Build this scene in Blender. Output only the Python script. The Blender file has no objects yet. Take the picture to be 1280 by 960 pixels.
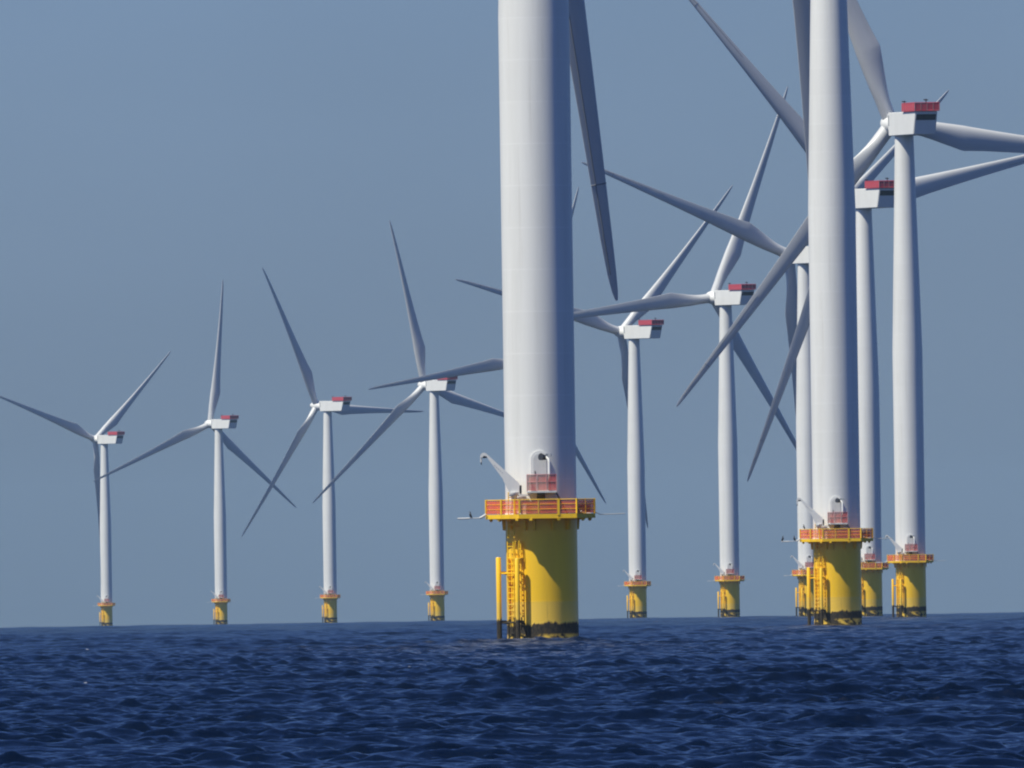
import bpy, bmesh, math, random
import numpy as np
from mathutils import Matrix, Vector

random.seed(7)
R = math.radians
SC = bpy.context.scene
COL = SC.collection

# ------------------------------------------------------------------ camera
F_PX = 28000.0            # focal length in pixels of the 1280 px wide photograph
CAM_H = 2.75              # eye height on a small boat
PITCH = 0.009714
ROLL = 0.015
EARTH = 7.4e6             # effective earth radius (refraction included)
cam = bpy.data.cameras.new('camera')
cam.sensor_width = 36.0
cam.lens = 36.0 * F_PX / 1280.0
cam.clip_start = 1.0
cam.clip_end = 90000.0
cam_o = bpy.data.objects.new('camera', cam)
COL.objects.link(cam_o)
fwd = Vector((0, math.cos(PITCH), math.sin(PITCH)))
r0 = Vector((1, 0, 0)); u0 = r0.cross(fwd)
right = r0 * math.cos(ROLL) - u0 * math.sin(ROLL)
up = u0 * math.cos(ROLL) + r0 * math.sin(ROLL)
m = Matrix((right, up, -fwd)).transposed().to_4x4()
m.translation = (0, 0, CAM_H)
cam_o.matrix_world = m
SC.camera = cam_o

# ------------------------------------------------------------------ sky, sun, exposure
SUN_EL, SUN_AZ = R(58), R(57)          # azimuth measured to the left of the viewer's back
sun_dir = Vector((-math.sin(SUN_AZ) * math.cos(SUN_EL), -math.cos(SUN_AZ) * math.cos(SUN_EL), math.sin(SUN_EL)))
SKY_STRENGTH = 0.0545
SKY_TINT = (0.575, 0.80, 1.44, 1)
w = bpy.data.worlds.new('World'); SC.world = w
w.use_nodes = True
nt = w.node_tree; nt.nodes.clear()
sky = nt.nodes.new('ShaderNodeTexSky'); sky.sky_type = 'NISHITA'
sky.sun_disc = False
sky.sun_elevation = SUN_EL
sky.sun_rotation = math.atan2(sun_dir.x, sun_dir.y)
sky.altitude = 0; sky.air_density = 1.0; sky.dust_density = 0.6; sky.ozone_density = 2.5
tint = nt.nodes.new('ShaderNodeMix'); tint.data_type = 'RGBA'; tint.blend_type = 'MULTIPLY'
tint.inputs['Factor'].default_value = 1.0
tint.inputs['B'].default_value = SKY_TINT
bg = nt.nodes.new('ShaderNodeBackground'); bg.inputs['Strength'].default_value = SKY_STRENGTH
wo = nt.nodes.new('ShaderNodeOutputWorld')
nt.links.new(sky.outputs['Color'], tint.inputs['A'])
# faint unevenness of the clear sky
tc = nt.nodes.new('ShaderNodeTexCoord')
mp = nt.nodes.new('ShaderNodeMapping'); mp.inputs['Scale'].default_value = (20, 20, 45)
nz = nt.nodes.new('ShaderNodeTexNoise'); nz.inputs['Scale'].default_value = 1.0; nz.inputs['Detail'].default_value = 3
mr = nt.nodes.new('ShaderNodeMapRange')
for k_, v_ in zip(('From Min', 'From Max', 'To Min', 'To Max'), (0.3, 0.7, 0.94, 1.06)): mr.inputs[k_].default_value = v_
vm = nt.nodes.new('ShaderNodeVectorMath'); vm.operation = 'SCALE'
nt.links.new(tc.outputs['Generated'], mp.inputs['Vector']); nt.links.new(mp.outputs['Vector'], nz.inputs['Vector'])
nt.links.new(nz.outputs['Fac'], mr.inputs['Value']); nt.links.new(mr.outputs['Result'], vm.inputs['Scale'])
nt.links.new(tint.outputs['Result'], vm.inputs[0]); nt.links.new(vm.outputs['Vector'], bg.inputs['Color'])
nt.links.new(bg.outputs['Background'], wo.inputs['Surface'])

sl = bpy.data.lights.new('sun', 'SUN'); sl.energy = 5.0; sl.angle = R(0.53); sl.color = (1.0, 0.955, 0.80)
so = bpy.data.objects.new('sun', sl); COL.objects.link(so)
so.rotation_euler = sun_dir.to_track_quat('Z', 'Y').to_euler()
so.location = sun_dir * 300

SC.view_settings.view_transform = 'Standard'
SC.view_settings.look = 'None'
SC.view_settings.gamma = 1.0
SC.view_settings.use_curve_mapping = False
SC.view_settings.exposure = 0.17
SC.render.engine = 'CYCLES'
SC.cycles.use_denoising = True
SC.cycles.filter_width = 2.1          # the photograph is a soft long-zoom picture
SC.cycles.max_bounces = 6
SC.cycles.sample_clamp_direct = 4.0
SC.cycles.sample_clamp_indirect = 3.0
SC.cycles.volume_bounces = 0
SC.cycles.transparent_max_bounces = 24
HAZE_DENSITY = 1.7e-5

# ------------------------------------------------------------------ materials
def mat(name):
    m = bpy.data.materials.new(name); m.use_nodes = True
    n = m.node_tree.nodes; n.clear()
    out = n.new('ShaderNodeOutputMaterial'); b = n.new('ShaderNodeBsdfPrincipled')
    m.node_tree.links.new(b.outputs[0], out.inputs['Surface'])
    return m, m.node_tree, b, out

def mixc(nt, fac, a, b, blend='MIX'):
    x = nt.nodes.new('ShaderNodeMix'); x.data_type = 'RGBA'; x.blend_type = blend
    for sock, v in (('Factor', fac), ('A', a), ('B', b)):
        if hasattr(v, 'is_linked') or hasattr(v, 'links'):
            nt.links.new(v, x.inputs[sock])
        else:
            x.inputs[sock].default_value = v if not isinstance(v, tuple) else (v if len(v) == 4 else (*v, 1))
    return x.outputs['Result']

def math_n(nt, op, a, b=None, c=None, clamp=False):
    x = nt.nodes.new('ShaderNodeMath'); x.operation = op; x.use_clamp = clamp
    for i, v in enumerate((a, b, c)):
        if v is None: continue
        if hasattr(v, 'links'): nt.links.new(v, x.inputs[i])
        else: x.inputs[i].default_value = v
    return x.outputs[0]

def noise(nt, vec, scale, detail=3, rough=0.55):
    x = nt.nodes.new('ShaderNodeTexNoise'); x.inputs['Scale'].default_value = scale
    x.inputs['Detail'].default_value = detail; x.inputs['Roughness'].default_value = rough
    if vec is not None: nt.links.new(vec, x.inputs['Vector'])
    return x.outputs['Fac']

def coords(nt, scale=None):
    tc = nt.nodes.new('ShaderNodeTexCoord')
    if scale is None: return tc.outputs['Object']
    mp = nt.nodes.new('ShaderNodeMapping'); mp.inputs['Scale'].default_value = scale
    nt.links.new(tc.outputs['Object'], mp.inputs['Vector'])
    return mp.outputs['Vector']

def maprange(nt, v, a, b, c=0.0, d=1.0):
    x = nt.nodes.new('ShaderNodeMapRange')
    nt.links.new(v, x.inputs['Value'])
    for k, q in zip(('From Min', 'From Max', 'To Min', 'To Max'), (a, b, c, d)): x.inputs[k].default_value = q
    return x.outputs['Result']

def sep_z(nt, vec):
    s = nt.nodes.new('ShaderNodeSeparateXYZ'); nt.links.new(vec, s.inputs[0]); return s.outputs['Z']

def paint(name, col, dirt=(0.5, 0.5, 0.47), amount=0.25, rough=0.4, scale=(0.8, 0.8, 0.12)):
    m, nt, b, out = mat(name)
    f = noise(nt, coords(nt, scale), 1.0, 5, 0.6)
    f = maprange(nt, f, 0.45, 0.8, 0.0, amount)
    nt.links.new(mixc(nt, f, col, dirt), b.inputs['Base Color'])
    g = noise(nt, coords(nt), 3.0, 3)
    nt.links.new(maprange(nt, g, 0.3, 0.7, rough - 0.08, rough + 0.1), b.inputs['Roughness'])
    return m

M = {}
M['white'] = paint('white_paint', (0.775, 0.778, 0.752), (0.52, 0.52, 0.49), 0.35)
M['blade'] = paint('blade_gelcoat', (0.60, 0.61, 0.61), (0.45, 0.45, 0.44), 0.5, 0.38, (0.7, 0.7, 0.06))
M['seam'] = paint('blade_seam', (0.16, 0.17, 0.19), (0.3, 0.3, 0.3), 0.5, 0.5, (1, 1, 0.3))
M['red_net'] = paint('crimson_panel', (0.52, 0.04, 0.075), (0.42, 0.12, 0.13), 0.5, 0.6, (3, 3, 3))
M['yellow_rail'] = paint('yellow_rail', (0.93, 0.57, 0.018), (0.45, 0.25, 0.03), 0.5, 0.45, (2, 2, 1))
M['steel'] = paint('galvanised_steel', (0.36, 0.38, 0.40), (0.2, 0.2, 0.2), 0.4, 0.5, (3, 3, 3))
M['pale_steel'] = paint('pale_steel', (0.62, 0.63, 0.62), (0.4, 0.4, 0.38), 0.4, 0.45, (3, 3, 3))
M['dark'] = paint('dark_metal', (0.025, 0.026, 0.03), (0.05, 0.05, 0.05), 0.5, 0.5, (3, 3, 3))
M['slate'] = paint('dark_louvre', (0.03, 0.035, 0.05), (0.05, 0.05, 0.06), 0.4, 0.5, (1, 1, 8))
M['feather'] = paint('black_feather', (0.018, 0.018, 0.02), (0.05, 0.045, 0.04), 0.6, 0.55, (18, 18, 18))
M['bill'] = paint('horn_bill', (0.35, 0.24, 0.08), (0.2, 0.15, 0.06), 0.4, 0.4, (30, 30, 30))

def tower_mat():
    m, nt, b, out = mat('tower_paint')
    v = coords(nt)
    streak = noise(nt, coords(nt, (0.9, 0.9, 0.05)), 1.0, 5, 0.6)
    f = maprange(nt, streak, 0.46, 0.82, 0.0, 0.42)
    c = mixc(nt, f, (0.775, 0.778, 0.752), (0.53, 0.53, 0.50))
    z = sep_z(nt, v)
    t = math_n(nt, 'FRACT', math_n(nt, 'DIVIDE', math_n(nt, 'ADD', z, 0.6), 2.9))
    for hgt, amt in ((2.9, 0.05), (23.2, 0.07)):            # each rolled can took the paint a little differently
        wn = nt.nodes.new('ShaderNodeTexWhiteNoise'); wn.noise_dimensions = '1D'
        nt.links.new(math_n(nt, 'FLOOR', math_n(nt, 'DIVIDE', math_n(nt, 'ADD', z, 0.6), hgt)), wn.inputs['W'])
        c = mixc(nt, math_n(nt, 'MULTIPLY', wn.outputs['Value'], amt), c, (0.42, 0.42, 0.40))
    run = noise(nt, coords(nt, (2.6, 2.6, 0.09)), 1.0, 4, 0.6)
    c = mixc(nt, maprange(nt, run, 0.60, 0.80, 0.0, 0.30), c, (0.44, 0.41, 0.36))
    line = math_n(nt, 'LESS_THAN', t, 0.022)
    c = mixc(nt, math_n(nt, 'MULTIPLY', line, 0.28), c, (0.92, 0.92, 0.91))
    nt.links.new(c, b.inputs['Base Color'])
    b.inputs['Roughness'].default_value = 0.42
    return m
M['tower'] = tower_mat()

def yellow_mat(name, growth_top, washed=0.9):
    m, nt, b, out = mat(name)
    v = coords(nt); z = sep_z(nt, v)
    streak = noise(nt, coords(nt, (1.2, 1.2, 0.15)), 1.0, 5, 0.65)
    c = mixc(nt, maprange(nt, streak, 0.5, 0.8, 0.0, 0.4), (0.97, 0.595, 0.022), (0.74, 0.42, 0.03))
    # bleached splash zone below the weld
    sz = maprange(nt, z, 2.50, 2.56, 0.38, 0.0)
    c = mixc(nt, sz, c, (0.76, 0.56, 0.16))
    seam = math_n(nt, 'LESS_THAN', math_n(nt, 'ABSOLUTE', math_n(nt, 'SUBTRACT', z, 2.56)), 0.02)
    c = mixc(nt, math_n(nt, 'MULTIPLY', seam, 0.3), c, (0.80, 0.62, 0.20))
    # rust runs
    rust = noise(nt, coords(nt, (3.0, 3.0, 0.12)), 1.0, 4, 0.6)
    c = mixc(nt, maprange(nt, rust, 0.62, 0.8, 0.0, 0.55), c, (0.30, 0.14, 0.03))
    # marine growth band with a ragged upper edge; washed-clean patch low down
    n1 = noise(nt, coords(nt, (2.2, 2.2, 0.6)), 1.0, 7, 0.75)
    n0 = noise(nt, coords(nt, (0.35, 0.35, 0.1)), 1.0, 2, 0.5)
    edge = math_n(nt, 'ADD', z, math_n(nt, 'ADD', math_n(nt, 'MULTIPLY', n1, -1.0), math_n(nt, 'MULTIPLY', n0, -0.6)))
    g = maprange(nt, edge, growth_top - 0.86, growth_top - 0.72, 1.0, 0.0)
    n2 = noise(nt, coords(nt, (0.9, 0.9, 1.4)), 1.0, 4, 0.6)
    clean = math_n(nt, 'MULTIPLY', maprange(nt, z, 0.20, 0.40, 1.0, 0.0), maprange(nt, n2, 0.47, 0.56, 0.0, washed))
    g = math_n(nt, 'MULTIPLY', g, math_n(nt, 'SUBTRACT', 1.0, clean), clamp=True)
    n3 = noise(nt, coords(nt, (7, 7, 3)), 1.0, 4, 0.7)
    gc = mixc(nt, maprange(nt, n3, 0.4, 0.7), (0.013, 0.012, 0.011), (0.07, 0.05, 0.022))
    c = mixc(nt, g, c, gc)
    nt.links.new(c, b.inputs['Base Color'])
    nt.links.new(maprange(nt, g, 0, 1, 0.32, 0.85), b.inputs['Roughness'])
    bump = nt.nodes.new('ShaderNodeBump'); bump.inputs['Distance'].default_value = 0.06
    nt.links.new(math_n(nt, 'MULTIPLY', g, n3), bump.inputs['Height'])
    bump.inputs['Strength'].default_value = 0.6
    nt.links.new(bump.outputs[0], b.inputs['Normal'])
    return m
M['pile'] = yellow_mat('weathered_yellow_pile', 1.05)
M['landing'] = yellow_mat('weathered_yellow_tube', 1.45, 0.0)

def net_mat(name, col, opacity):
    m, nt, b, out = mat(name)
    f = noise(nt, coords(nt, (2.5, 2.5, 1.2)), 1.0, 4, 0.6)
    nt.links.new(mixc(nt, maprange(nt, f, 0.4, 0.75, 0, 0.5), col, tuple(0.6 * x + 0.16 for x in col)), b.inputs['Base Color'])
    b.inputs['Roughness'].default_value = 0.7
    tr = nt.nodes.new('ShaderNodeBsdfTransparent')
    mx = nt.nodes.new('ShaderNodeMixShader'); mx.inputs[0].default_value = opacity
    nt.links.new(tr.outputs[0], mx.inputs[1]); nt.links.new(b.outputs[0], mx.inputs[2])
    nt.links.new(mx.outputs[0], out.inputs['Surface'])
    return m
M['orange_net'] = net_mat('orange_safety_net', (0.86, 0.14, 0.04), 0.40)
M['pink_rail'] = paint('faded_red_rail', (0.50, 0.20, 0.20), (0.6, 0.5, 0.5), 0.6, 0.5, (4, 4, 4))
M['pink_net'] = net_mat('faded_red_net', (0.55, 0.07, 0.06), 0.48)

# ------------------------------------------------------------------ mesh builder
class MB:
    def __init__(s): s.v = []; s.f = []; s.sm = []
    def add(s, vs, fs, smooth=False):
        o = len(s.v); s.v += [tuple(x) for x in vs]
        for f in fs: s.f.append([i + o for i in f]); s.sm.append(smooth)
    def box(s, c, size, rot=0.0, axes=None):
        c = Vector(c); hx, hy, hz = (q / 2 for q in size)
        if axes is None:
            ax = (Vector((math.cos(rot), math.sin(rot), 0)), Vector((-math.sin(rot), math.cos(rot), 0)), Vector((0, 0, 1)))
        else: ax = axes
        vs = [c + ax[0] * (i * hx) + ax[1] * (j * hy) + ax[2] * (k * hz) for k in (-1, 1) for j in (-1, 1) for i in (-1, 1)]
        s.add(vs, [(0, 2, 3, 1), (4, 5, 7, 6), (0, 1, 5, 4), (2, 6, 7, 3), (0, 4, 6, 2), (1, 3, 7, 5)])
    def tube(s, pts, rad, n=10, cap=True):
        pts = [Vector(p) for p in pts]
        rads = rad if isinstance(rad, (list, tuple)) else [rad] * len(pts)
        rings = []; ref = None
        for i, p in enumerate(pts):
            d = (pts[min(i + 1, len(pts) - 1)] - pts[max(i - 1, 0)]).normalized()
            if ref is None:
                ref = d.orthogonal().normalized()
            ref = (ref - d * ref.dot(d)).normalized()
            b = d.cross(ref)
            rings.append([p + (ref * math.cos(2 * math.pi * k / n) + b * math.sin(2 * math.pi * k / n)) * rads[i] for k in range(n)])
        vs = [q for r_ in rings for q in r_]; fs = []
        for i in range(len(pts) - 1):
            for k in range(n):
                k2 = (k + 1) % n
                fs.append((i * n + k, i * n + k2, (i + 1) * n + k2, (i + 1) * n + k))
        s.add(vs, fs, True)
        if cap:
            s.add(rings[0], [tuple(reversed(range(n)))]); s.add(rings[-1], [tuple(range(n))])
    def prism(s, poly, a, b):
        """poly: list of points; extruded from offset vector a to offset vector b"""
        n = len(poly); a = Vector(a); b = Vector(b)
        vs = [Vector(p) + a for p in poly] + [Vector(p) + b for p in poly]
        s.add(vs, [tuple(reversed(range(n))), tuple(range(n, 2 * n))] + [(i, (i + 1) % n, n + (i + 1) % n, n + i) for i in range(n)])
    def lathe(s, prof, n=48, axis='Z', cap=True):
        vs = []; fs = []
        for (r_, z) in prof:
            for k in range(n):
                a = 2 * math.pi * k / n
                q = (r_ * math.cos(a), r_ * math.sin(a), z) if axis == 'Z' else (r_ * math.cos(a), z, -r_ * math.sin(a))
                vs.append(q)
        for i in range(len(prof) - 1):
            for k in range(n):
                k2 = (k + 1) % n; fs.append((i * n + k, i * n + k2, (i + 1) * n + k2, (i + 1) * n + k))
        s.add(vs, fs, True)
        if cap:
            s.add(vs[:n], [tuple(reversed(range(n)))]); s.add(vs[-n:], [tuple(range(n))])
    def build(s, name, material, parent=None, bevel=0.0):
        me = bpy.data.meshes.new(name); me.from_pydata(s.v, [], s.f)
        me.polygons.foreach_set('use_smooth', s.sm)
        bm = bmesh.new(); bm.from_mesh(me)
        bmesh.ops.recalc_face_normals(bm, faces=bm.faces)
        if bevel:
            bmesh.ops.remove_doubles(bm, verts=bm.verts, dist=1e-5)
            bmesh.ops.bevel(bm, geom=list(bm.edges), offset=bevel, segments=2, affect='EDGES', clamp_overlap=True)
        bm.to_mesh(me); bm.free()
        me.materials.append(material); me.update()
        o = bpy.data.objects.new(name, me); COL.objects.link(o)
        if parent is not None: o.parent = parent
        return o

def empty(name, loc):
    o = bpy.data.objects.new(name, None); COL.objects.link(o); o.location = loc
    o.empty_display_size = 2
    return o

def tag(o, label=None, cat=None, group=None, kind=None):
    for k, v in (('label', label), ('category', cat), ('group', group), ('kind', kind)):
        if v: o[k] = v
    return o

# ------------------------------------------------------------------ the sea: one curved sheet, real waves
WAVE_AMP = 0.85
def build_sea():
    rows = [0.5, 8, 20, 40, 70, 110, 150, 190, 220, 245, 260] + []
    d = 300.0
    while d < 9000:
        rows.append(d); d += (max(0.12, d * 0.00024) if d < 2600 else d * 0.00036)
    d = 9000
    while d < 26000:
        rows.append(d); d *= 1.03
    rr = np.array(rows, dtype=np.float64)
    half = math.radians(1.60); step = math.radians(0.0066)
    a = list(np.arange(0, half, step))
    st = step; x = a[-1]
    while x < math.pi:
        st *= 1.17; x += st
        if x < math.pi - 0.02: a.append(x)
    a = np.array(a)
    th = np.concatenate([-a[::-1], a[1:], [math.pi]])
    nr, nc = len(rr), len(th)
    dr = np.gradient(rr); dth = np.gradient(th)
    RR = rr[:, None].astype(np.float32); 
    S = np.sin(th)[None, :].astype(np.float32); C = np.cos(th)[None, :].astype(np.float32)
    X = (RR * S); Y = (RR * C)
    spacing = np.maximum(dr[:, None], rr[:, None] * np.abs(dth)[None, :]).astype(np.float32)
    Z = np.zeros((nr, nc), np.float32); DX = np.zeros_like(Z); DY = np.zeros_like(Z)
    rng = np.random.RandomState(11)
    wind = math.radians(-76)        # waves run towards the viewer and to the right
    lams = np.exp(np.linspace(math.log(0.38), math.log(15.0), 110)) * rng.uniform(0.93, 1.07, 110)
    lams = np.concatenate([lams, rng.uniform(15.5, 30, 10)])
    for lam in lams:
        k = 2 * math.pi / lam
        ang = wind + rng.normal(0, 0.36 + 0.40 * min(1.0, 1.0 / lam))
        ph = rng.uniform(0, 2 * math.pi)
        # slope spectrum: nearly flat, falling for the longest waves
        slope = 0.080 * min(1.0, (1.0 / lam) ** 1.05)
        if lam > 15: slope = 0.011
        amp = WAVE_AMP * slope / k
        kx, ky = k * math.cos(ang), k * math.sin(ang)
        ok = np.where(dr < lam / 2.0)[0]
        if not len(ok): continue
        sl_ = slice(ok[0], ok[-1] + 1)
        wgt = np.clip((lam / spacing[sl_] - 2.0) / 2.0, 0, 1)
        p = np.float32(kx) * X[sl_]; p += np.float32(ky) * Y[sl_]; p += np.float32(ph)
        Z[sl_] += np.float32(amp) * wgt * np.cos(p)
        q = (0.6 if lam < 2 else 0.65) * amp
        wgt *= np.sin(p)
        DX[sl_] -= np.float32(q * math.cos(ang)) * wgt
        DY[sl_] -= np.float32(q * math.sin(ang)) * wgt
    # groups: slow modulation so that calmer and rougher patches alternate
    mod = np.ones_like(Z)
    for lam, ph, ang in ((61, 0.4, 1.9), (37, 2.2, 2.6), (97, 4.0, 1.1), (29, 5.1, 0.3)):
        k = 2 * math.pi / lam
        mod += 0.16 * np.cos(k * math.cos(ang) * X + k * math.sin(ang) * Y + ph)
    Z *= mod; DX *= mod; DY *= mod
    Zw = Z
    near = np.clip((RR - 60) / 160, 0, 1)
    V = np.empty((nr, nc, 3), np.float32)
    V[..., 0] = X + DX * near; V[..., 1] = Y + DY * near
    V[..., 2] = Zw * near - RR * RR / (2 * EARTH)
    i = np.arange(nr - 1)[:, None]; j = np.arange(nc)[None, :]; j2 = (j + 1) % nc
    quads = np.stack([i * nc + j, i * nc + j2, (i + 1) * nc + j2, (i + 1) * nc + j], -1).reshape(-1, 4)
    quads = quads[:, ::-1]
    nq = len(quads)
    me = bpy.data.meshes.new('sea')
    me.vertices.add(nr * nc); me.vertices.foreach_set('co', V.reshape(-1))
    me.loops.add(nq * 4); me.loops.foreach_set('vertex_index', quads.reshape(-1).astype(np.int32))
    me.polygons.add(nq)
    me.polygons.foreach_set('loop_start', np.arange(0, nq * 4, 4, dtype=np.int32))
    me.polygons.foreach_set('use_smooth', np.ones(nq, bool))
    # whitecap mask: sharpest, highest crests
    rip = me.attributes.new('ripple', 'FLOAT', 'POINT')
    rip.data.foreach_set('value', np.clip((spacing - 0.25) / 0.9, 0, 1).astype(np.float32).reshape(-1))
    foam = me.attributes.new('foam', 'FLOAT', 'POINT')
    sd = float(Zw[(rr > 300) & (rr < 1500)][:, 50:-50].std())
    fm = np.zeros((nr, nc), np.float32)
    cols_in = np.where(np.abs(th) < math.radians(1.6))[0]
    for k in range(14):
        d0 = math.exp(rng.uniform(math.log(380), math.log(2600)))
        i0 = int(np.searchsorted(rr, d0)); j0 = rng.choice(cols_in)
        i1 = min(i0 + 60, nr - 1)
        ib = i0 + int(np.argmax(Zw[i0:i1, j0]))            # nearest crest
        size = rng.uniform(0.2, 0.8) ** 3
        ra = 0.035 + 0.11 * size; rb = 0.10 + 0.16 * size    # across, along the sight line
        ii = slice(max(ib - 12, 0), ib + 12)
        jw = max(2, int(3 * ra / (rr[ib] * step))); jj = slice(max(j0 - jw, 0), j0 + jw + 1)
        gx = (th[jj] - th[j0])[None, :] * rr[ib] / ra; gy = (rr[ii] - rr[ib])[:, None] / rb
        fm[ii, jj] = np.maximum(fm[ii, jj], np.exp(-(gx ** 2 + gy ** 2)))
    for (s_, px, py) in ((18.07, 676.5, 647.6), (12.05, 1046.0, 676.5)):      # water washing round the two nearest piles
        cx, cy = ((px - 640) - ROLL * (py - 480)) / s_, F_PX / s_
        ri = slice(int(np.searchsorted(rr, cy - 9)), int(np.searchsorted(rr, cy + 6)))
        dist = np.hypot(X[ri] - cx - 0.3, (Y[ri] - cy) * 0.8)
        fm[ri] = np.maximum(fm[ri], 0.75 * np.clip((4.6 - dist) / 2.2, 0, 1))
    foam.data.foreach_set('value', fm.reshape(-1))
    me.update(calc_edges=True)
    print('sea', nr, nc, 'verts', nr * nc, 'sd', sd)
    m, nt, b, out = mat('sea_water')
    b.inputs['IOR'].default_value = 1.333
    v = coords(nt)
    n1 = noise(nt, coords(nt, (1.0, 1.6, 1.0)), 1.7, 5, 0.62); n2 = noise(nt, v, 6.0, 3, 0.6)
    h = math_n(nt, 'ADD', n1, math_n(nt, 'MULTIPLY', n2, 0.25))
    bump = nt.nodes.new('ShaderNodeBump'); bump.inputs['Distance'].default_value = 0.42
    ar = nt.nodes.new('ShaderNodeAttribute'); ar.attribute_name = 'ripple'      # wavelets finer than the mesh there
    nt.links.new(maprange(nt, ar.outputs['Fac'], 0, 1, 0.12, 1.0), bump.inputs['Strength'])
    nt.links.new(h, bump.inputs['Height']); nt.links.new(bump.outputs[0], b.inputs['Normal'])
    big = noise(nt, coords(nt, (0.02, 0.006, 0.02)), 1.0, 3)
    c = mixc(nt, big, (0.0012, 0.0048, 0.0155), (0.0016, 0.0060, 0.020))
    at = nt.nodes.new('ShaderNodeAttribute'); at.attribute_name = 'foam'
    fn = maprange(nt, noise(nt, v, 5.0, 4, 0.7), 0.35, 0.6)
    ff = math_n(nt, 'MULTIPLY', at.outputs['Fac'], fn, clamp=True)
    nt.links.new(mixc(nt, ff, c, (0.6, 0.62, 0.63)), b.inputs['Base Color'])
    nt.links.new(maprange(nt, ff, 0, 1, 0.17, 0.7), b.inputs['Roughness'])
    me.materials.append(m)
    o = bpy.data.objects.new('sea', me); COL.objects.link(o)
    tag(o, 'dark blue choppy sea reaching to the horizon', kind='structure')
build_sea()

# ------------------------------------------------------------------ one wind turbine (metres above its waterline, viewer towards -Y)
ZB = 8.32                      # underside of the platform edge beam
ZD = 8.62                      # deck
PILE_R = 2.475
def zrot(a): return Matrix.Rotation(a, 4, 'Z')

def dirv(a, r_, z=0.0):
    """azimuth a in degrees, 0 = towards the viewer, positive to the right"""
    return Vector((r_ * math.sin(R(a)), -r_ * math.cos(R(a)), z))

def copy_tree(o, parent=None):
    c = o.copy(); COL.objects.link(c)
    if parent is not None: c.parent = parent
    for ch in o.children: copy_tree(ch, c)
    return c

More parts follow.
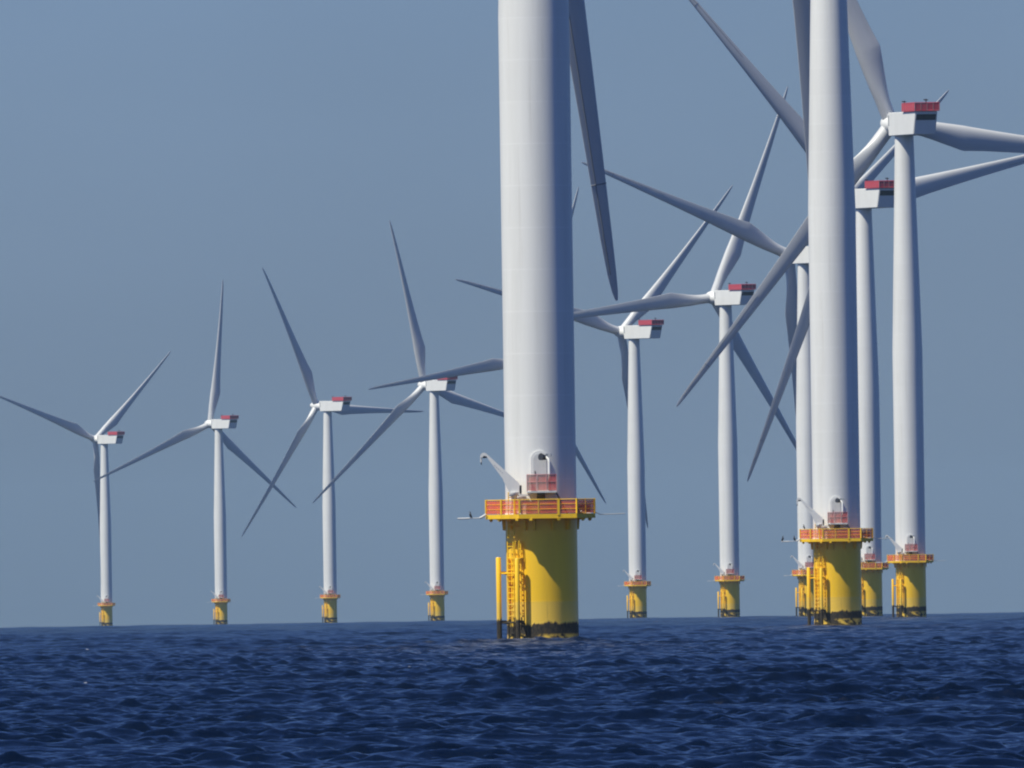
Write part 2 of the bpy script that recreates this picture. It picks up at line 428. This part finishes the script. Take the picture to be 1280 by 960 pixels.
def make_turbine():
    root = empty('wind_turbine', (0, 0, 0))
    # ---- foundation pile
    b = MB(); b.lathe([(PILE_R, -14), (PILE_R, 0.2), (PILE_R, 2.5), (PILE_R, 2.535), (PILE_R + 0.003, 2.545), (PILE_R + 0.003, 2.575), (PILE_R, 2.585), (PILE_R, 2.62), (PILE_R, 4), (PILE_R, 6), (PILE_R, 8.3)], 72)
    pile = b.build('foundation_pile', M['pile'], root)
    # ---- boat landing
    b = MB()
    az = -50
    tang = Vector((math.cos(R(az)), math.sin(R(az)), 0))
    rad = dirv(az, 1.0)
    bl = None
    tubes = []
    for sgn, top, r_ in ((-1, 5.68, 0.18), (1, 5.58, 0.165)):
        q = MB(); p = rad * 3.08 + tang * sgn * 1.0
        q.tube([(p.x, p.y, -6), (p.x, p.y, 0), (p.x, p.y, 2), (p.x, p.y, top - 0.04), (p.x, p.y, top)], [r_, r_, r_, r_, r_ * 0.8], 20)
        tubes.append(q)
    bl = tubes[0].build('fender_tube', M['landing'], root)
    bl.name = 'boat_landing'
    tubes[1].build('fender_tube', M['landing'], bl)
    for sgn in (-1, 1):
        for z in (4.6, 1.2):
            q = MB(); p = rad * 3.08 + tang * sgn * 1.0
            w_ = rad * 2.2 + tang * sgn * 0.72
            mid = p * 0.55 + w_ * 0.45
            q.tube([(p.x, p.y, z), (mid.x, mid.y, z + 0.0), (w_.x * 1.02, w_.y * 1.02, z - 0.12), (w_.x * 0.9, w_.y * 0.9, z - 0.2)], 0.11, 12)
            q.build('strut', M['landing'], bl)
    for z in (4.55, 1.15):
        q = MB(); p0 = rad * 2.98 - tang * 1.0; p1 = rad * 2.98 + tang * 1.0
        q.tube([(p0.x, p0.y, z), (p1.x, p1.y, z)], 0.05, 8)
        q.build('cross_bar', M['landing'], bl)
    # ---- ladders
    def ladder(az, r_, width, z0, z1, gap=0.4, rs=0.055, parent=root, matn='landing', name='ladder'):
        q = MB(); t = Vector((math.cos(R(az)), math.sin(R(az)), 0)); c = dirv(az, r_)
        for sg in (-1, 1):
            p = c + t * sg * width / 2
            q.box((p.x, p.y, (z0 + z1) / 2), (0.07, 0.07, z1 - z0), R(az))
        z = z0 + 0.2
        while z < z1:
            p0 = c - t * width / 2; p1 = c + t * width / 2
            q.tube([(p0.x, p0.y, z), (p1.x, p1.y, z)], rs * 0.6, 6)
            z += gap
        zz = z0 + 0.8
        while zz < z1:
            for sg in (-1, 1):
                p = c + t * sg * width / 2; pw = dirv(az, PILE_R - 0.05) + t * sg * width / 2
                q.tube([(p.x, p.y, zz), (pw.x, pw.y, zz)], 0.03, 6)
            zz += 2.2
        return q.build(name, M[matn], parent)
    ladder(-50, 2.80, 0.62, -3.0, 6.75)
    # second, narrower climb line and its curved hand rail
    ladder(-35.5, 2.66, 0.24, 1.0, 6.8, 0.36)
    ladder(-45, 2.95, 0.60, 7.0, 8.3, 0.36)
    q = MB()
    for dx in (-0.16, 0.16):
        t = Vector((math.cos(R(-36)), math.sin(R(-36)), 0)) * dx
        pts = [dirv(-36, 2.68, 5.2) + t, dirv(-36, 2.86, 5.7) + t, dirv(-36, 2.95, 6.2) + t, dirv(-36, 2.85, 6.8) + t]
        q.tube(pts, 0.035, 8)
    q.build('hand_rail', M['yellow_rail'], root)
    q = MB()
    p = dirv(-62, 2.62)
    q.tube([(p.x, p.y, 1.2), (p.x, p.y, 4.9), (p.x, p.y, 5.6)], 0.10, 12)
    q.build('cable_tube', M['landing'], root)
    # rest platform between the ladders
    q = MB(); q.prism([dirv(-46, 2.4), dirv(-46, 2.86), dirv(-31, 2.86), dirv(-31, 2.4)], (0, 0, 5.55), (0, 0, 5.62))
    q.build('rest_platform', M['yellow_rail'], root)

    # ---- work platform
    plan = [(-3.80, -1.00), (-2.75, -2.55), (-1.82, -3.15), (-1.50, -3.78), (2.46, -3.62), (3.70, -1.75), (3.70, 1.7), (2.2, 3.5), (-2.2, 3.5), (-3.78, 1.7)]
    inner = [(x * 0.99, y * 0.99) for x, y in plan]
    b = MB()
    b.prism([(x, y, 0) for x, y in inner], (0, 0, ZD - 0.10), (0, 0, ZD - 0.02))
    n = len(plan)
    for i in range(n):
        p, q_ = Vector((*plan[i], 0)), Vector((*plan[(i + 1) % n], 0))
        d = (q_ - p); L = d.length; rot = math.atan2(d.y, d.x)
        c = (p + q_) / 2
        b.box((c.x, c.y, (ZB + ZD) / 2), (L - 0.01, 0.08, ZD - ZB + 0.004 * (i % 2)), rot)
    # ring beam round the pile under the deck
    b.lathe([(PILE_R + 0.25, ZD - 0.32), (PILE_R + 0.25, ZD - 0.102)], 48)
    plat = b.build('work_platform', M['yellow_rail'], root)
    # brackets
    for (x, y) in ((-1.66, -3.46), (-0.72, -3.72), (1.22, -3.64), (2.9, -2.75), (-2.9, -2.15), (-3.5, 0.6), (3.4, 1.0), (0, 3.3), (2.0, 3.3), (-2.0, 3.3)):
        q = MB(); e = Vector((x, y, 0)); dd = e.normalized(); sdv = Vector((-dd.y, dd.x, 0)) * 0.09
        w_ = dd * (PILE_R - 0.05); e2 = e * 0.985
        prof = [w_ + Vector((0, 0, ZD - 0.13)), e2 + Vector((0, 0, ZD - 0.13)), e2 + Vector((0, 0, ZB + 0.02)), dd * (PILE_R + 0.28) + Vector((0, 0, ZB - 0.10)), dd * (PILE_R + 0.22) + Vector((0, 0, 7.55)), w_ + Vector((0, 0, 7.50))]
        q.prism(prof, -sdv, sdv)
        q.box((e.x * 0.99, e.y * 0.99, ZB - 0.045), (0.22, 0.22, 0.17), math.atan2(dd.y, dd.x))
        q.box((e.x * 0.99, e.y * 0.99, ZB - 0.165), (0.12, 0.12, 0.07), math.atan2(dd.y, dd.x))
        q.build('support_bracket', M['yellow_rail'], plat)
    # railing + nets
    rail = MB(); ztop = 9.62
    nets = []
    for i in range(n):
        p, q_ = Vector((*plan[i], 0)), Vector((*plan[(i + 1) % n], 0))
        d = q_ - p; L = d.length; k = max(1, round(L / 1.25)); rot = math.atan2(d.y, d.x)
        for z, r_ in ((ztop, 0.03), (ZD + 0.34, 0.016), (ZD + 0.68, 0.016)):
            rail.tube([p + Vector((0, 0, z)), q_ + Vector((0, 0, z))], r_, 8)
        for j in range(k):
            t0 = p + d * (j / k); t1 = p + d * ((j + 1) / k)
            thick = 0.11 if j == 0 else 0.045
            rail.box((t0.x, t0.y, (ZD + ztop) / 2 + 0.03), (thick, thick, ztop - ZD + 0.04), rot)
            nb = MB(); cc = (t0 + t1) / 2; ll = (t1 - t0).length - 0.10
            inn = Vector((-cc.x, -cc.y, 0)).normalized() * 0.025
            nb.box((cc.x + inn.x, cc.y + inn.y, (ZD + ztop) / 2 - 0.0), (ll, 0.02, ztop - ZD - 0.12), rot)
            nets.append(nb)
    # extra heavy post at x=1.2 on the front edge
    fx = Vector((-1.50, -3.78, 0)); fd = Vector((2.46 + 1.50, 0.16, 0)); pp = fx + fd * (2.7 / 3.96)
    rail.box((pp.x, pp.y - 0.02, 9.1), (0.16, 0.12, 1.15), math.atan2(fd.y, fd.x))
    rail.build('railing', M['yellow_rail'], plat)
    for nb in nets: nb.build('net_panel', M['orange_net'], plat)
    # booms reaching out sideways from the platform
    q = MB(); q.tube([(-3.80, -1.2, 8.66), (-4.12, -1.25, 8.46), (-4.25, -1.25, 8.42)], 0.075, 8)
    q.tube([(-4.2, -1.25, 8.42), (-5.0, -1.25, 8.40)], 0.028, 8)
    q.tube([(-4.95, -1.25, 8.40), (-5.78, -1.25, 8.39)], 0.055, 8)
    q.build('side_boom', M['pale_steel'], plat)
    q = MB(); q.tube([(2.75, -2.6, 8.80), (3.10, -2.2, 8.62), (3.4, -1.9, 8.60)], 0.07, 8)
    q.build('boom_bracket', M['pale_steel'], plat)
    q = MB(); q.tube([(3.70, -1.2, 8.74), (4.02, -1.25, 8.56), (4.15, -1.25, 8.54)], 0.03, 8)
    q.tube([(4.1, -1.25, 8.54), (5.80, -1.25, 8.58)], 0.032, 8)
    q.build('side_boom', M['steel'], plat)
    # deck clutter seen through the net
    q = MB(); q.box((2.9, -1.4, ZD + 0.30), (0.8, 0.7, 0.6), 0.4); 
    q.build('deck_box', M['dark'], plat)
    q = MB(); q.box((-1.15, -2.8, 9.93), (0.75, 0.5, 0.14), 0.1); q.box((-1.15, -2.8, 9.2), (0.2, 0.2, 1.3), 0.1)
    q.build('deck_cabinet', M['white'], plat)
    q = MB()
    for x in (-2.25, -1.78):
        q.tube([(x, -2.7, ZD), (x, -2.7, 10.15)], 0.035, 8)
    for z in (9.8, 10.12): q.tube([(-2.25, -2.7, z), (-1.78, -2.7, z)], 0.03, 8)
    q.build('ladder_gate', M['yellow_rail'], plat)

    # ---- davit crane
    yC = -2.75
    arm = [(-3.97, 12.30), (-4.13, 12.55), (-4.15, 12.72), (-4.05, 12.86), (-3.93, 12.92), (-3.76, 12.88), (-3.63, 12.76),
           (-1.52, 10.80), (-1.46, 10.66), (-1.5, 10.16), (-2.19, 10.16), (-2.56, 10.92), (-2.60, 11.06), (-3.66, 12.56), (-3.72, 12.66), (-3.9, 12.70), (-4.0, 12.60)]
    q = MB(); q.prism([(x, yC, z) for x, z in arm[1:]], (0, -0.17, 0), (0, 0.17, 0))
    crane = q.build('davit_crane', M['white'], root)
    q = MB(); q.lathe([(0.30, 8.62), (0.30, 8.7), (0.2, 8.72), (0.2, 9.85), (0.34, 9.9), (0.34, 10.15)], 20)
    for i_, vv in enumerate(q.v): q.v[i_] = (vv[0] - 1.85, vv[1] + yC, vv[2])
    q.build('pedestal', M['white'], crane)
    q = MB(); q.box((-3.78, yC, 12.62), (0.42, 0.22, 0.14)); q.tube([(-3.9, yC - 0.13, 12.62), (-3.9, yC + 0.13, 12.62)], 0.1, 12)
    q.build('sheave', M['dark'], crane)
    q = MB(); q.tube([(-4.09, yC, 12.72), (-4.09, yC, 12.26)], 0.06, 8); q.box((-4.09, yC, 12.5), (0.09, 0.12, 0.3))
    q.build('hook_block', M['white'], crane)
    q = MB(); q.tube([(-4.09, yC, 12.26), (-4.09, yC, 12.14), (-4.04, yC, 12.10)], 0.035, 8)
    q.build('hook', M['dark'], crane)
    q = MB(); q.box((-1.40, yC, 10.35), (0.16, 0.3, 0.55)); q.tube([(-1.45, yC - .1, 10.2), (-1.35, yC - .1, 9.9)], 0.05, 8)
    q.build('winch', M['dark'], crane)
    q = MB()   # unreadable stencilled marks on the arm, drawn as worn dashes
    for k in range(5):
        t = 0.22 + k * 0.075
        x = -3.55 + t * 1.75; z = 12.36 - t * 1.62
        q.box((x, yC - 0.172, z), (0.10, 0.006, 0.05), axes=(Vector((0.735, 0, -0.678)), Vector((0, 1, 0)), Vector((0.678, 0, 0.735))))
    q.build('worn_stencil', M['steel'], crane)

    # ---- tower
    zt = 78.4
    prof = [(2.50, 8.5), (2.50, 8.75), (2.46, 8.76), (2.46, 8.8), (2.46, 9.2)] + [(2.46, z) for z in (16, 24, 32, 39, 43)]
    prof += [(2.46 - (z - 43) / (zt - 43) * (2.46 - 1.53), z) for z in (48, 55, 62, 70, zt)]
    b = MB(); b.lathe(prof, 72); tower = b.build('tower', M['tower'], root)
    # door: arched frame, panel
    def arch(cx, hw, z0, zs, seg=10):
        pts = [(cx - hw, z0), (cx + hw, z0)]
        for k in range(seg + 1):
            a = math.pi * k / seg
            pts.append((cx + hw * math.cos(a), zs + hw * 1.02 * math.sin(a)))
        return pts
    q = MB(); q.prism([(x, 0, z) for x, z in arch(-0.06, 0.60, 10.15, 12.38)], (0, -2.56, 0), (0, -2.2, 0))
    frame = q.build('door_frame', M['white'], tower)
    q = MB(); q.prism([(x, 0, z) for x, z in arch(-0.04, 0.46, 10.22, 12.35)], (0, -2.59, 0), (0, -2.50, 0))
    dr = q.build('door', M['pale_steel'], tower)
    q = MB(); q.box((-0.38, -2.60, 11.5), (0.05, 0.06, 0.2)); q.build('handle', M['dark'], dr)
    # entrance landing
    xl0, xl1, yf, zl = -0.95, 1.08, -3.62, 10.17
    q = MB(); q.box(((xl0 + xl1) / 2, (yf - 2.2) / 2 - 0.1, zl - 0.03), (xl1 - xl0, -yf - 2.0, 0.10))
    land = q.build('entrance_landing', M['pale_steel'], root)
    q = MB()
    for z in (11.35, 10.85):
        q.tube([(xl0, -2.5, z), (xl0, yf, z), (xl1, yf, z), (xl1, -2.5, z)], 0.024, 6)
    for x in (xl0, xl0 + 0.68, xl0 + 1.35, xl1):
        q.box((x, yf, (zl + 11.35) / 2), (0.05, 0.05, 1.18))
    q.build('railing', M['pink_rail'], land)
    for (cx, cy, sx, sy) in ((xl0 + 0.34, yf + 0.04, 0.6, 0.02), (xl0 + 1.02, yf + 0.04, 0.6, 0.02), (xl0 + 1.69, yf + 0.04, 0.6, 0.02), (xl0 + 0.04, (yf - 2.5) / 2, 0.02, 1.0), (xl1 - 0.04, (yf - 2.5) / 2, 0.02, 1.0)):
        q = MB(); q.box((cx, cy, 10.78), (sx, sy, 1.08)); q.build('net_panel', M['pink_net'], land)
    q = MB(); q.prism([(0, -2.3, 10.08), (0, yf + 0.2, 10.08), (0, yf + 0.2, 10.0), (0, -2.5, 9.6), (0, -2.3, 9.6)], (-0.28, 0, 0), (0.28, 0, 0))
    q.build('support_bracket', M['dark'], land)
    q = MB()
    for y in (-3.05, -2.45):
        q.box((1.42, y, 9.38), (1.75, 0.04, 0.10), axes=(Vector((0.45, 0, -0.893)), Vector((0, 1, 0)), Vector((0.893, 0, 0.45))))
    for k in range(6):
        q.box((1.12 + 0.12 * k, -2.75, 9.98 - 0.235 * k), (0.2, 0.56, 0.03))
    q.build('stair', M['dark'], land)  # dark metal colour stands in for the shade the stair lies in
    # lamp post with round lamp head
    q = MB(); q.tube([(0.60, -3.42, 10.2), (0.60, -3.42, 12.2), (0.56, -3.36, 12.40), (0.36, -3.2, 12.56)], 0.085, 10)
    lamp = q.build('lamp_post', M['white'], land)
    q = MB(); q.tube([(0.34, -3.10, 12.50), (0.02, -3.42, 12.58)], [0.16, 0.25], 20)
    q.build('lamp_head', M['dark'], lamp)
    q = MB(); q.box((0.42, -3.1, 12.70), (0.17, 0.2, 0.17), 0.3); q.box((0.66, -3.1, 12.68), (0.16, 0.2, 0.2), -0.2)
    q.build('lamp_head', M['steel'], lamp)

    # ---- nacelle; local frame: +Y = upwind along the rotor axis, origin on the tower axis at z = 0
    W = 3.85
    side = [(2.1, 78.35), (2.75, 82.0), (2.2, 82.22), (-10.9, 82.1), (-9.75, 78.35)]
    q = MB(); q.prism([(0, y, z) for y, z in side], (-W / 2, 0, 0), (W / 2, 0, 0))
    nac = q.build('nacelle', M['white'], root, bevel=0.10)
    # rear louvre, laid on the sloping rear face
    rb, rt = Vector((0, -9.75, 78.35)), Vector((0, -10.9, 82.1)); ru = (rt - rb).normalized(); rn = Vector((1, 0, 0)).cross(ru); 
    if rn.y > 0: rn = -rn
    q = MB()
    cc = rb + ru * 2.95 + rn * 0.0
    q.box(cc, (W * 0.88, 0.08, 0.98), axes=(Vector((1, 0, 0)), rn, ru))
    for k in range(5):
        q.box(cc + ru * (-0.38 + 0.19 * k) + rn * 0.06, (W * 0.86, 0.05, 0.05), axes=(Vector((1, 0, 0)), rn, ru))
    q.build('rear_louvre', M['slate'], nac)
    for sg in (-1, 1):
        q = MB(); q.box((sg * (W / 2 + 0.01), 2.0, 80.9), (0.06, 0.42, 1.7)); q.build('side_vent', M['steel'], nac)
    # hoist platform with red railing
    y0, y1, hw = -11.15, -5.0, W / 2 + 0.22
    q = MB(); q.box((0, (y0 + y1) / 2, 82.2), (2 * hw, y1 - y0, 0.12))
    k = 7
    hoist = q.build('hoist_platform', M['red_net'], nac)
    for j in range(k):
        ya = y0 + (y1 - y0) * j / k + 0.08; yb = y0 + (y1 - y0) * (j + 1) / k - 0.08
        for sg in (-1, 1):
            q = MB(); q.box((sg * (hw + 0.0), (ya + yb) / 2, 82.88), (0.03, yb - ya, 1.12)); q.build('railing_panel', M['red_net'], hoist)
    for j in range(4):
        for y in (y0, y1):
            q = MB(); q.box((-hw + 2 * hw * (j + 0.5) / 4, y, 82.88), (2 * hw / 4 - 0.16, 0.03, 1.12)); q.build('railing_panel', M['red_net'], hoist)
    q = MB()
    for sg in (-1, 1): q.tube([(sg * hw, y0, 83.52), (sg * hw, y1, 83.52)], 0.06, 6)
    for y in (y0, y1): q.tube([(-hw, y, 83.525), (hw, y, 83.525)], 0.06, 6)
    q.build('top_rail', M['red_net'], hoist)
    for j in range(k + 1):
        y = y0 + (y1 - y0) * j / k
        for sg in (-1, 1):
            q = MB(); q.box((sg * hw, y, 82.85), (0.11, 0.11, 1.3)); q.build('railing_post', M['pink_rail'], hoist)
    for j in range(1, 4):
        for y in (y0, y1):
            q = MB(); q.box((-hw + 2 * hw * j / 4, y, 82.85), (0.11, 0.11, 1.3)); q.build('railing_post', M['pink_rail'], hoist)
    for (x, y, h_) in ((-1.6, -4.7, 1.9), (0.4, -9.6, 2.1)):
        q = MB(); q.tube([(x, y, 82.1), (x, y, 82.1 + h_)], 0.09, 6); q.tube([(x - 0.35, y, 82.1 + h_ * 0.9), (x + 0.35, y, 82.1 + h_ * 0.9)], 0.08, 6)
        q.lathe([(0.0, 0), (0.1, 0.02), (0.1, 0.14), (0.0, 0.16)], 8, cap=False)
        o_ = len(q.v) - 32
        for i_ in range(o_, len(q.v)): q.v[i_] = (q.v[i_][0] + x - 0.35, q.v[i_][1] + y, q.v[i_][2] + 82.1 + h_ * 0.9)
        q.build('wind_sensor', M['dark'], nac)

    # ---- rotor; local frame: origin = hub reference on tower axis, +Y = axis (upwind)
    OV = 6.0
    q = MB(); q.lathe([(1.25, -3.6), (1.32, -2.6), (1.45, -1.6), (1.62, -1.0), (1.72, 0), (1.62, 0.9), (1.36, 1.7), (1.08, 2.2), (0.98, 2.5), (0.86, 2.85), (0.6, 3.1), (0.25, 3.22), (0.02, 3.24)], 36, axis='Y')
    for i_, vv in enumerate(q.v): q.v[i_] = (vv[0], vv[1] + OV, vv[2])
    hub = q.build('hub', M['white'], root)

    # ---- blade; local frame: span +Z, axis +Y, trailing edge +X, origin on tower axis (offset OV along Y)
    st = [ # r, chord, thickness ratio, twist deg, leading-edge fraction ahead of pitch axis
        (1.2, 2.35, 1.0, 16, .5), (2.6, 2.35, 1.0, 16, .5), (4.0, 2.40, .96, 16, .49), (5.5, 2.65, .80, 15.5, .46), (7.2, 3.05, .62, 15, .42),
        (9.0, 3.45, .48, 14, .37), (11.0, 3.86, .39, 12.5, .33), (12.7, 4.22, .335, 11.3, .30), (13.3, 4.20, .325, 10.8, .295), (14.2, 4.02, .32, 10.3, .295), (17, 3.62, .29, 8.6, .30), (21, 3.20, .26, 6.8, .30),
        (26, 2.72, .24, 5.0, .30), (31, 2.32, .22, 3.6, .30), (36, 1.98, .21, 2.5, .30), (41, 1.67, .20, 1.6, .30), (46, 1.37, .19, .8, .30),
        (50, 1.14, .18, .2, .30), (54, .90, .18, -.3, .31), (56.5, .68, .18, -.5, .34), (57.8, .44, .18, -.6, .40), (58.4, .18, .18, -.6, .5)]
    nP = 28; rings = []
    cone = R(1.8); pb = (58.5 * math.sin(R(4)) - 58.5 * math.sin(cone))
    PITCHB = 4.0
    for (r_, ch, tr, tw, le) in st:
        ring = []
        blend = max(0.0, min(1.0, (tr - 0.4) / 0.6))        # 1 = circle
        ta = R(tw + PITCHB)
        off = r_ * math.sin(cone) + pb * (r_ / 58.5) ** 2.2
        for k in range(nP):
            a = 2 * math.pi * k / nP
            xn = 0.5 * (1 - math.cos(a))               # 0 at leading edge, 1 at trailing edge
            yt = 5 * tr * (0.2969 * math.sqrt(xn) - 0.126 * xn - 0.3516 * xn ** 2 + 0.2843 * xn ** 3 - 0.1036 * xn ** 4)
            ya = yt * (1.25 if math.sin(a) < 0 else 0.75)
            ya = -ya if math.sin(a) < 0 else ya        # suction side faces downwind (-Y)
            yc = 0.5 * tr * math.sin(a)
            y = (1 - blend) * ya + blend * yc
            cx = (xn - le) * ch; cy = y * ch
            x2 = cx * math.cos(ta) + cy * math.sin(ta)
            y2 = -cx * math.sin(ta) + cy * math.cos(ta)
            ring.append((x2, y2 + off + OV, r_ * math.cos(cone)))
        rings.append(ring)
    q = MB(); vs = [p for rg in rings for p in rg]; fs = []
    for i in range(len(rings) - 1):
        for k in range(nP):
            k2 = (k + 1) % nP; fs.append((i * nP + k, i * nP + k2, (i + 1) * nP + k2, (i + 1) * nP + k))
    q.add(vs, fs, True); q.add(rings[0], [tuple(range(nP))]); q.add(rings[-1], [tuple(range(nP))])
    blade = q.build('blade', M['blade'], root)
    # surface joints on the downwind side: one along the span, one across near the tip
    q = MB(); kk = nP - 9
    pts = [Vector(rings[i][kk]) + Vector((0, -0.006, 0)) for i in range(14, len(rings) - 2)]
    q.tube(pts, 0.035, 6); q.build('seam_strip', M['seam'], blade)
    q = MB(); i = next(n_ for n_, t_ in enumerate(st) if t_[0] == 50)
    q.tube([Vector(rings[i][k_]) + Vector((0, -0.004, 0)) for k_ in range(nP // 2 + 1, nP)], 0.04, 6); q.build('joint_strip', M['seam'], blade)
    for _ in range(2): copy_tree(blade, root)
    root['_rotor'] = 1
    return root

HUB_Z = 79.9
TILT = R(5)
def pose(root, yaw, phi):
    """yaw: degrees the rotor axis points left of straight away; phi: rotor azimuth (0 = first blade up)"""
    k = 0
    base = Matrix.Translation((0, 0, HUB_Z)) @ zrot(R(yaw)) @ Matrix.Rotation(TILT, 4, 'X')
    for ch in root.children:
        kind = ch.name.split('.')[0]
        if kind == 'nacelle': ch.matrix_local = zrot(R(yaw))
        elif kind == 'hub': ch.matrix_local = base
        elif kind == 'blade':
            ch.matrix_local = base @ Matrix.Rotation(R(phi + 120 * k), 4, 'Y'); k += 1

TURB = [ # px/m, platform x, y in the 1280 px photograph, yaw, rotor azimuth, label
    (18.07, 676.5, 647.6, 17, 49.75, 'nearest and largest turbine, thick white tower running out of the top of the picture'),
    (12.05, 1046.0, 676.5, 18, 55.9, 'second largest turbine with two dark birds on its side boom, tower top out of frame'),
    (7.62, 1138.2, 703.0, 19, 97.25, 'turbine nearest the right edge, its nacelle with red railing the highest in view'),
    (6.44, 1086.5, 711.5, 25.5, 78.75, 'turbine between the second largest tower and the one at the right edge'),
    (5.57, 1011.5, 719.4, 34.1, 50.75, 'turbine half hidden behind the second largest tower, blade reaching far left'),
    (4.92, 912.2, 726.1, 31.5, 23.25, 'turbine standing clear just left of the second largest tower, one blade pointing up'),
    (4.41, 797.2, 732.3, 37.1, 44.75, 'first clear turbine right of the nearest tower, one blade hanging down behind its own tower'),
    (3.987, 675.6, 738.0, 36.4, 21.25, 'turbine hidden behind the nearest tower with only its blades sticking out'),
    (3.636, 546.5, 743.3, 34.8, 106.0, 'first turbine left of the nearest tower, crossed by a blade from behind that tower'),
    (3.335, 413.0, 747.5, 42.8, 92.5, 'turbine with a blade pointing level right, second to the left of the nearest tower'),
    (3.095, 276.5, 752.5, 35.5, 6.5, 'far turbine with one blade pointing straight up'),
    (2.89, 133.4, 757.2, 41.4, 49.5, 'smallest turbine at the far left, one blade reaching the left edge'),
]
proto = make_turbine()
del proto['_rotor']
places = []
for i, (s, px, py, yaw, phi, label) in enumerate(TURB):
    D = F_PX / s; dx, dy = px - 640, py - 480
    X = (dx - ROLL * dy) / s
    Zp = CAM_H + D * (PITCH + (-dy - ROLL * dx) / F_PX)
    t = proto if i == 0 else copy_tree(proto)
    t.location = (X, D, Zp - 8.35)
    pose(t, yaw, phi)
    tag(t, label, 'wind turbine', 'offshore wind turbines')
    places.append(t)

# ------------------------------------------------------------------ sea birds on the booms
def make_bird():
    root = empty('sea_bird', (0, 0, 0))
    q = MB()
    spine = [(0.00, 0.16, -0.02), (0.0, 0.12, 0.06), (0.0, 0.05, 0.16), (0.0, -0.01, 0.28), (0.0, -0.02, 0.37), (0.0, 0.0, 0.44), (0.0, 0.01, 0.50), (0, -0.02, 0.545), (0, -0.06, 0.56), (0, -0.10, 0.555)]
    rad = [0.02, 0.055, 0.095, 0.11, 0.085, 0.05, 0.04, 0.045, 0.04, 0.015]
    q.tube([(y * 1.0, x, z) for x, y, z in spine], rad, 12)
    body = q.build('body', M['feather'], root)
    q = MB(); q.tube([(-0.095, 0, 0.555), (-0.14, 0, 0.55), (-0.165, 0, 0.54)], [0.015, 0.011, 0.005], 6); q.build('bill', M['bill'], body)
    for sg in (-1, 1):
        q = MB(); q.tube([(0.0, sg * 0.09, 0.36), (0.04, sg * 0.10, 0.26), (0.10, sg * 0.08, 0.13), (0.15, sg * 0.05, 0.05)], [0.03, 0.05, 0.04, 0.012], 8); q.build('wing', M['feather'], body)
        q = MB(); q.tube([(0.03, sg * 0.045, 0.16), (0.02, sg * 0.045, 0.03), (-0.03, sg * 0.045, 0.01)], 0.014, 6); q.build('leg', M['dark'], body)
    return root
bird = make_bird()
t1, t2 = places[0].location, places[1].location
BIRDS = [
    (t1 + Vector((-4.89, -1.25, 8.42)), 0.75, R(15), 'dark sea bird perched on the thin boom left of the nearest turbine'),
    (t2 + Vector((-5.62, -1.25, 8.43)), 0.95, R(160), 'dark sea bird at the outer end of the boom left of the second largest turbine'),
    (t2 + Vector((-4.42, -1.25, 8.45)), 0.9, R(25), 'dark sea bird on the boom close beside the second largest turbine platform'),
    (t2 + Vector((-3.42, -2.28, 9.66)), 0.8, R(10), 'dark sea bird leaning on the orange platform railing of the second largest turbine'),
]
for i, (loc, sc, rz, label) in enumerate(BIRDS):
    o = bird if i == 0 else copy_tree(bird)
    o.location = loc; o.scale = (sc, sc, sc); o.rotation_euler = (0, 0, rz)
    tag(o, label, 'sea bird', 'sea birds perched on the turbines')

# ------------------------------------------------------------------ sea air
def build_haze():
    q = MB(); q.box((0, 5000, 60), (30000, 42000, 200))
    m = bpy.data.materials.new('haze_air'); m.use_nodes = True
    nt = m.node_tree; nt.nodes.clear()
    out = nt.nodes.new('ShaderNodeOutputMaterial'); v = nt.nodes.new('ShaderNodeVolumePrincipled')
    v.inputs['Color'].default_value = (0.56, 0.82, 1.0, 1)
    v.inputs['Density'].default_value = HAZE_DENSITY
    v.inputs['Anisotropy'].default_value = 0.2
    nt.links.new(v.outputs[0], out.inputs['Volume'])
    o = q.build('haze', m)
    # bottom a metre below the lowest water of the sheet
    lo = -26000 ** 2 / (2 * EARTH) - 1.5; hi = 150.0
    for vtx in o.data.vertices:
        vtx.co.x = math.copysign(27000, vtx.co.x); vtx.co.y = 27000 if vtx.co.y > 5000 else -27000
        vtx.co.z = hi if vtx.co.z > 60 else lo
    tag(o, 'thin pale blue sea haze', kind='stuff')
build_haze()
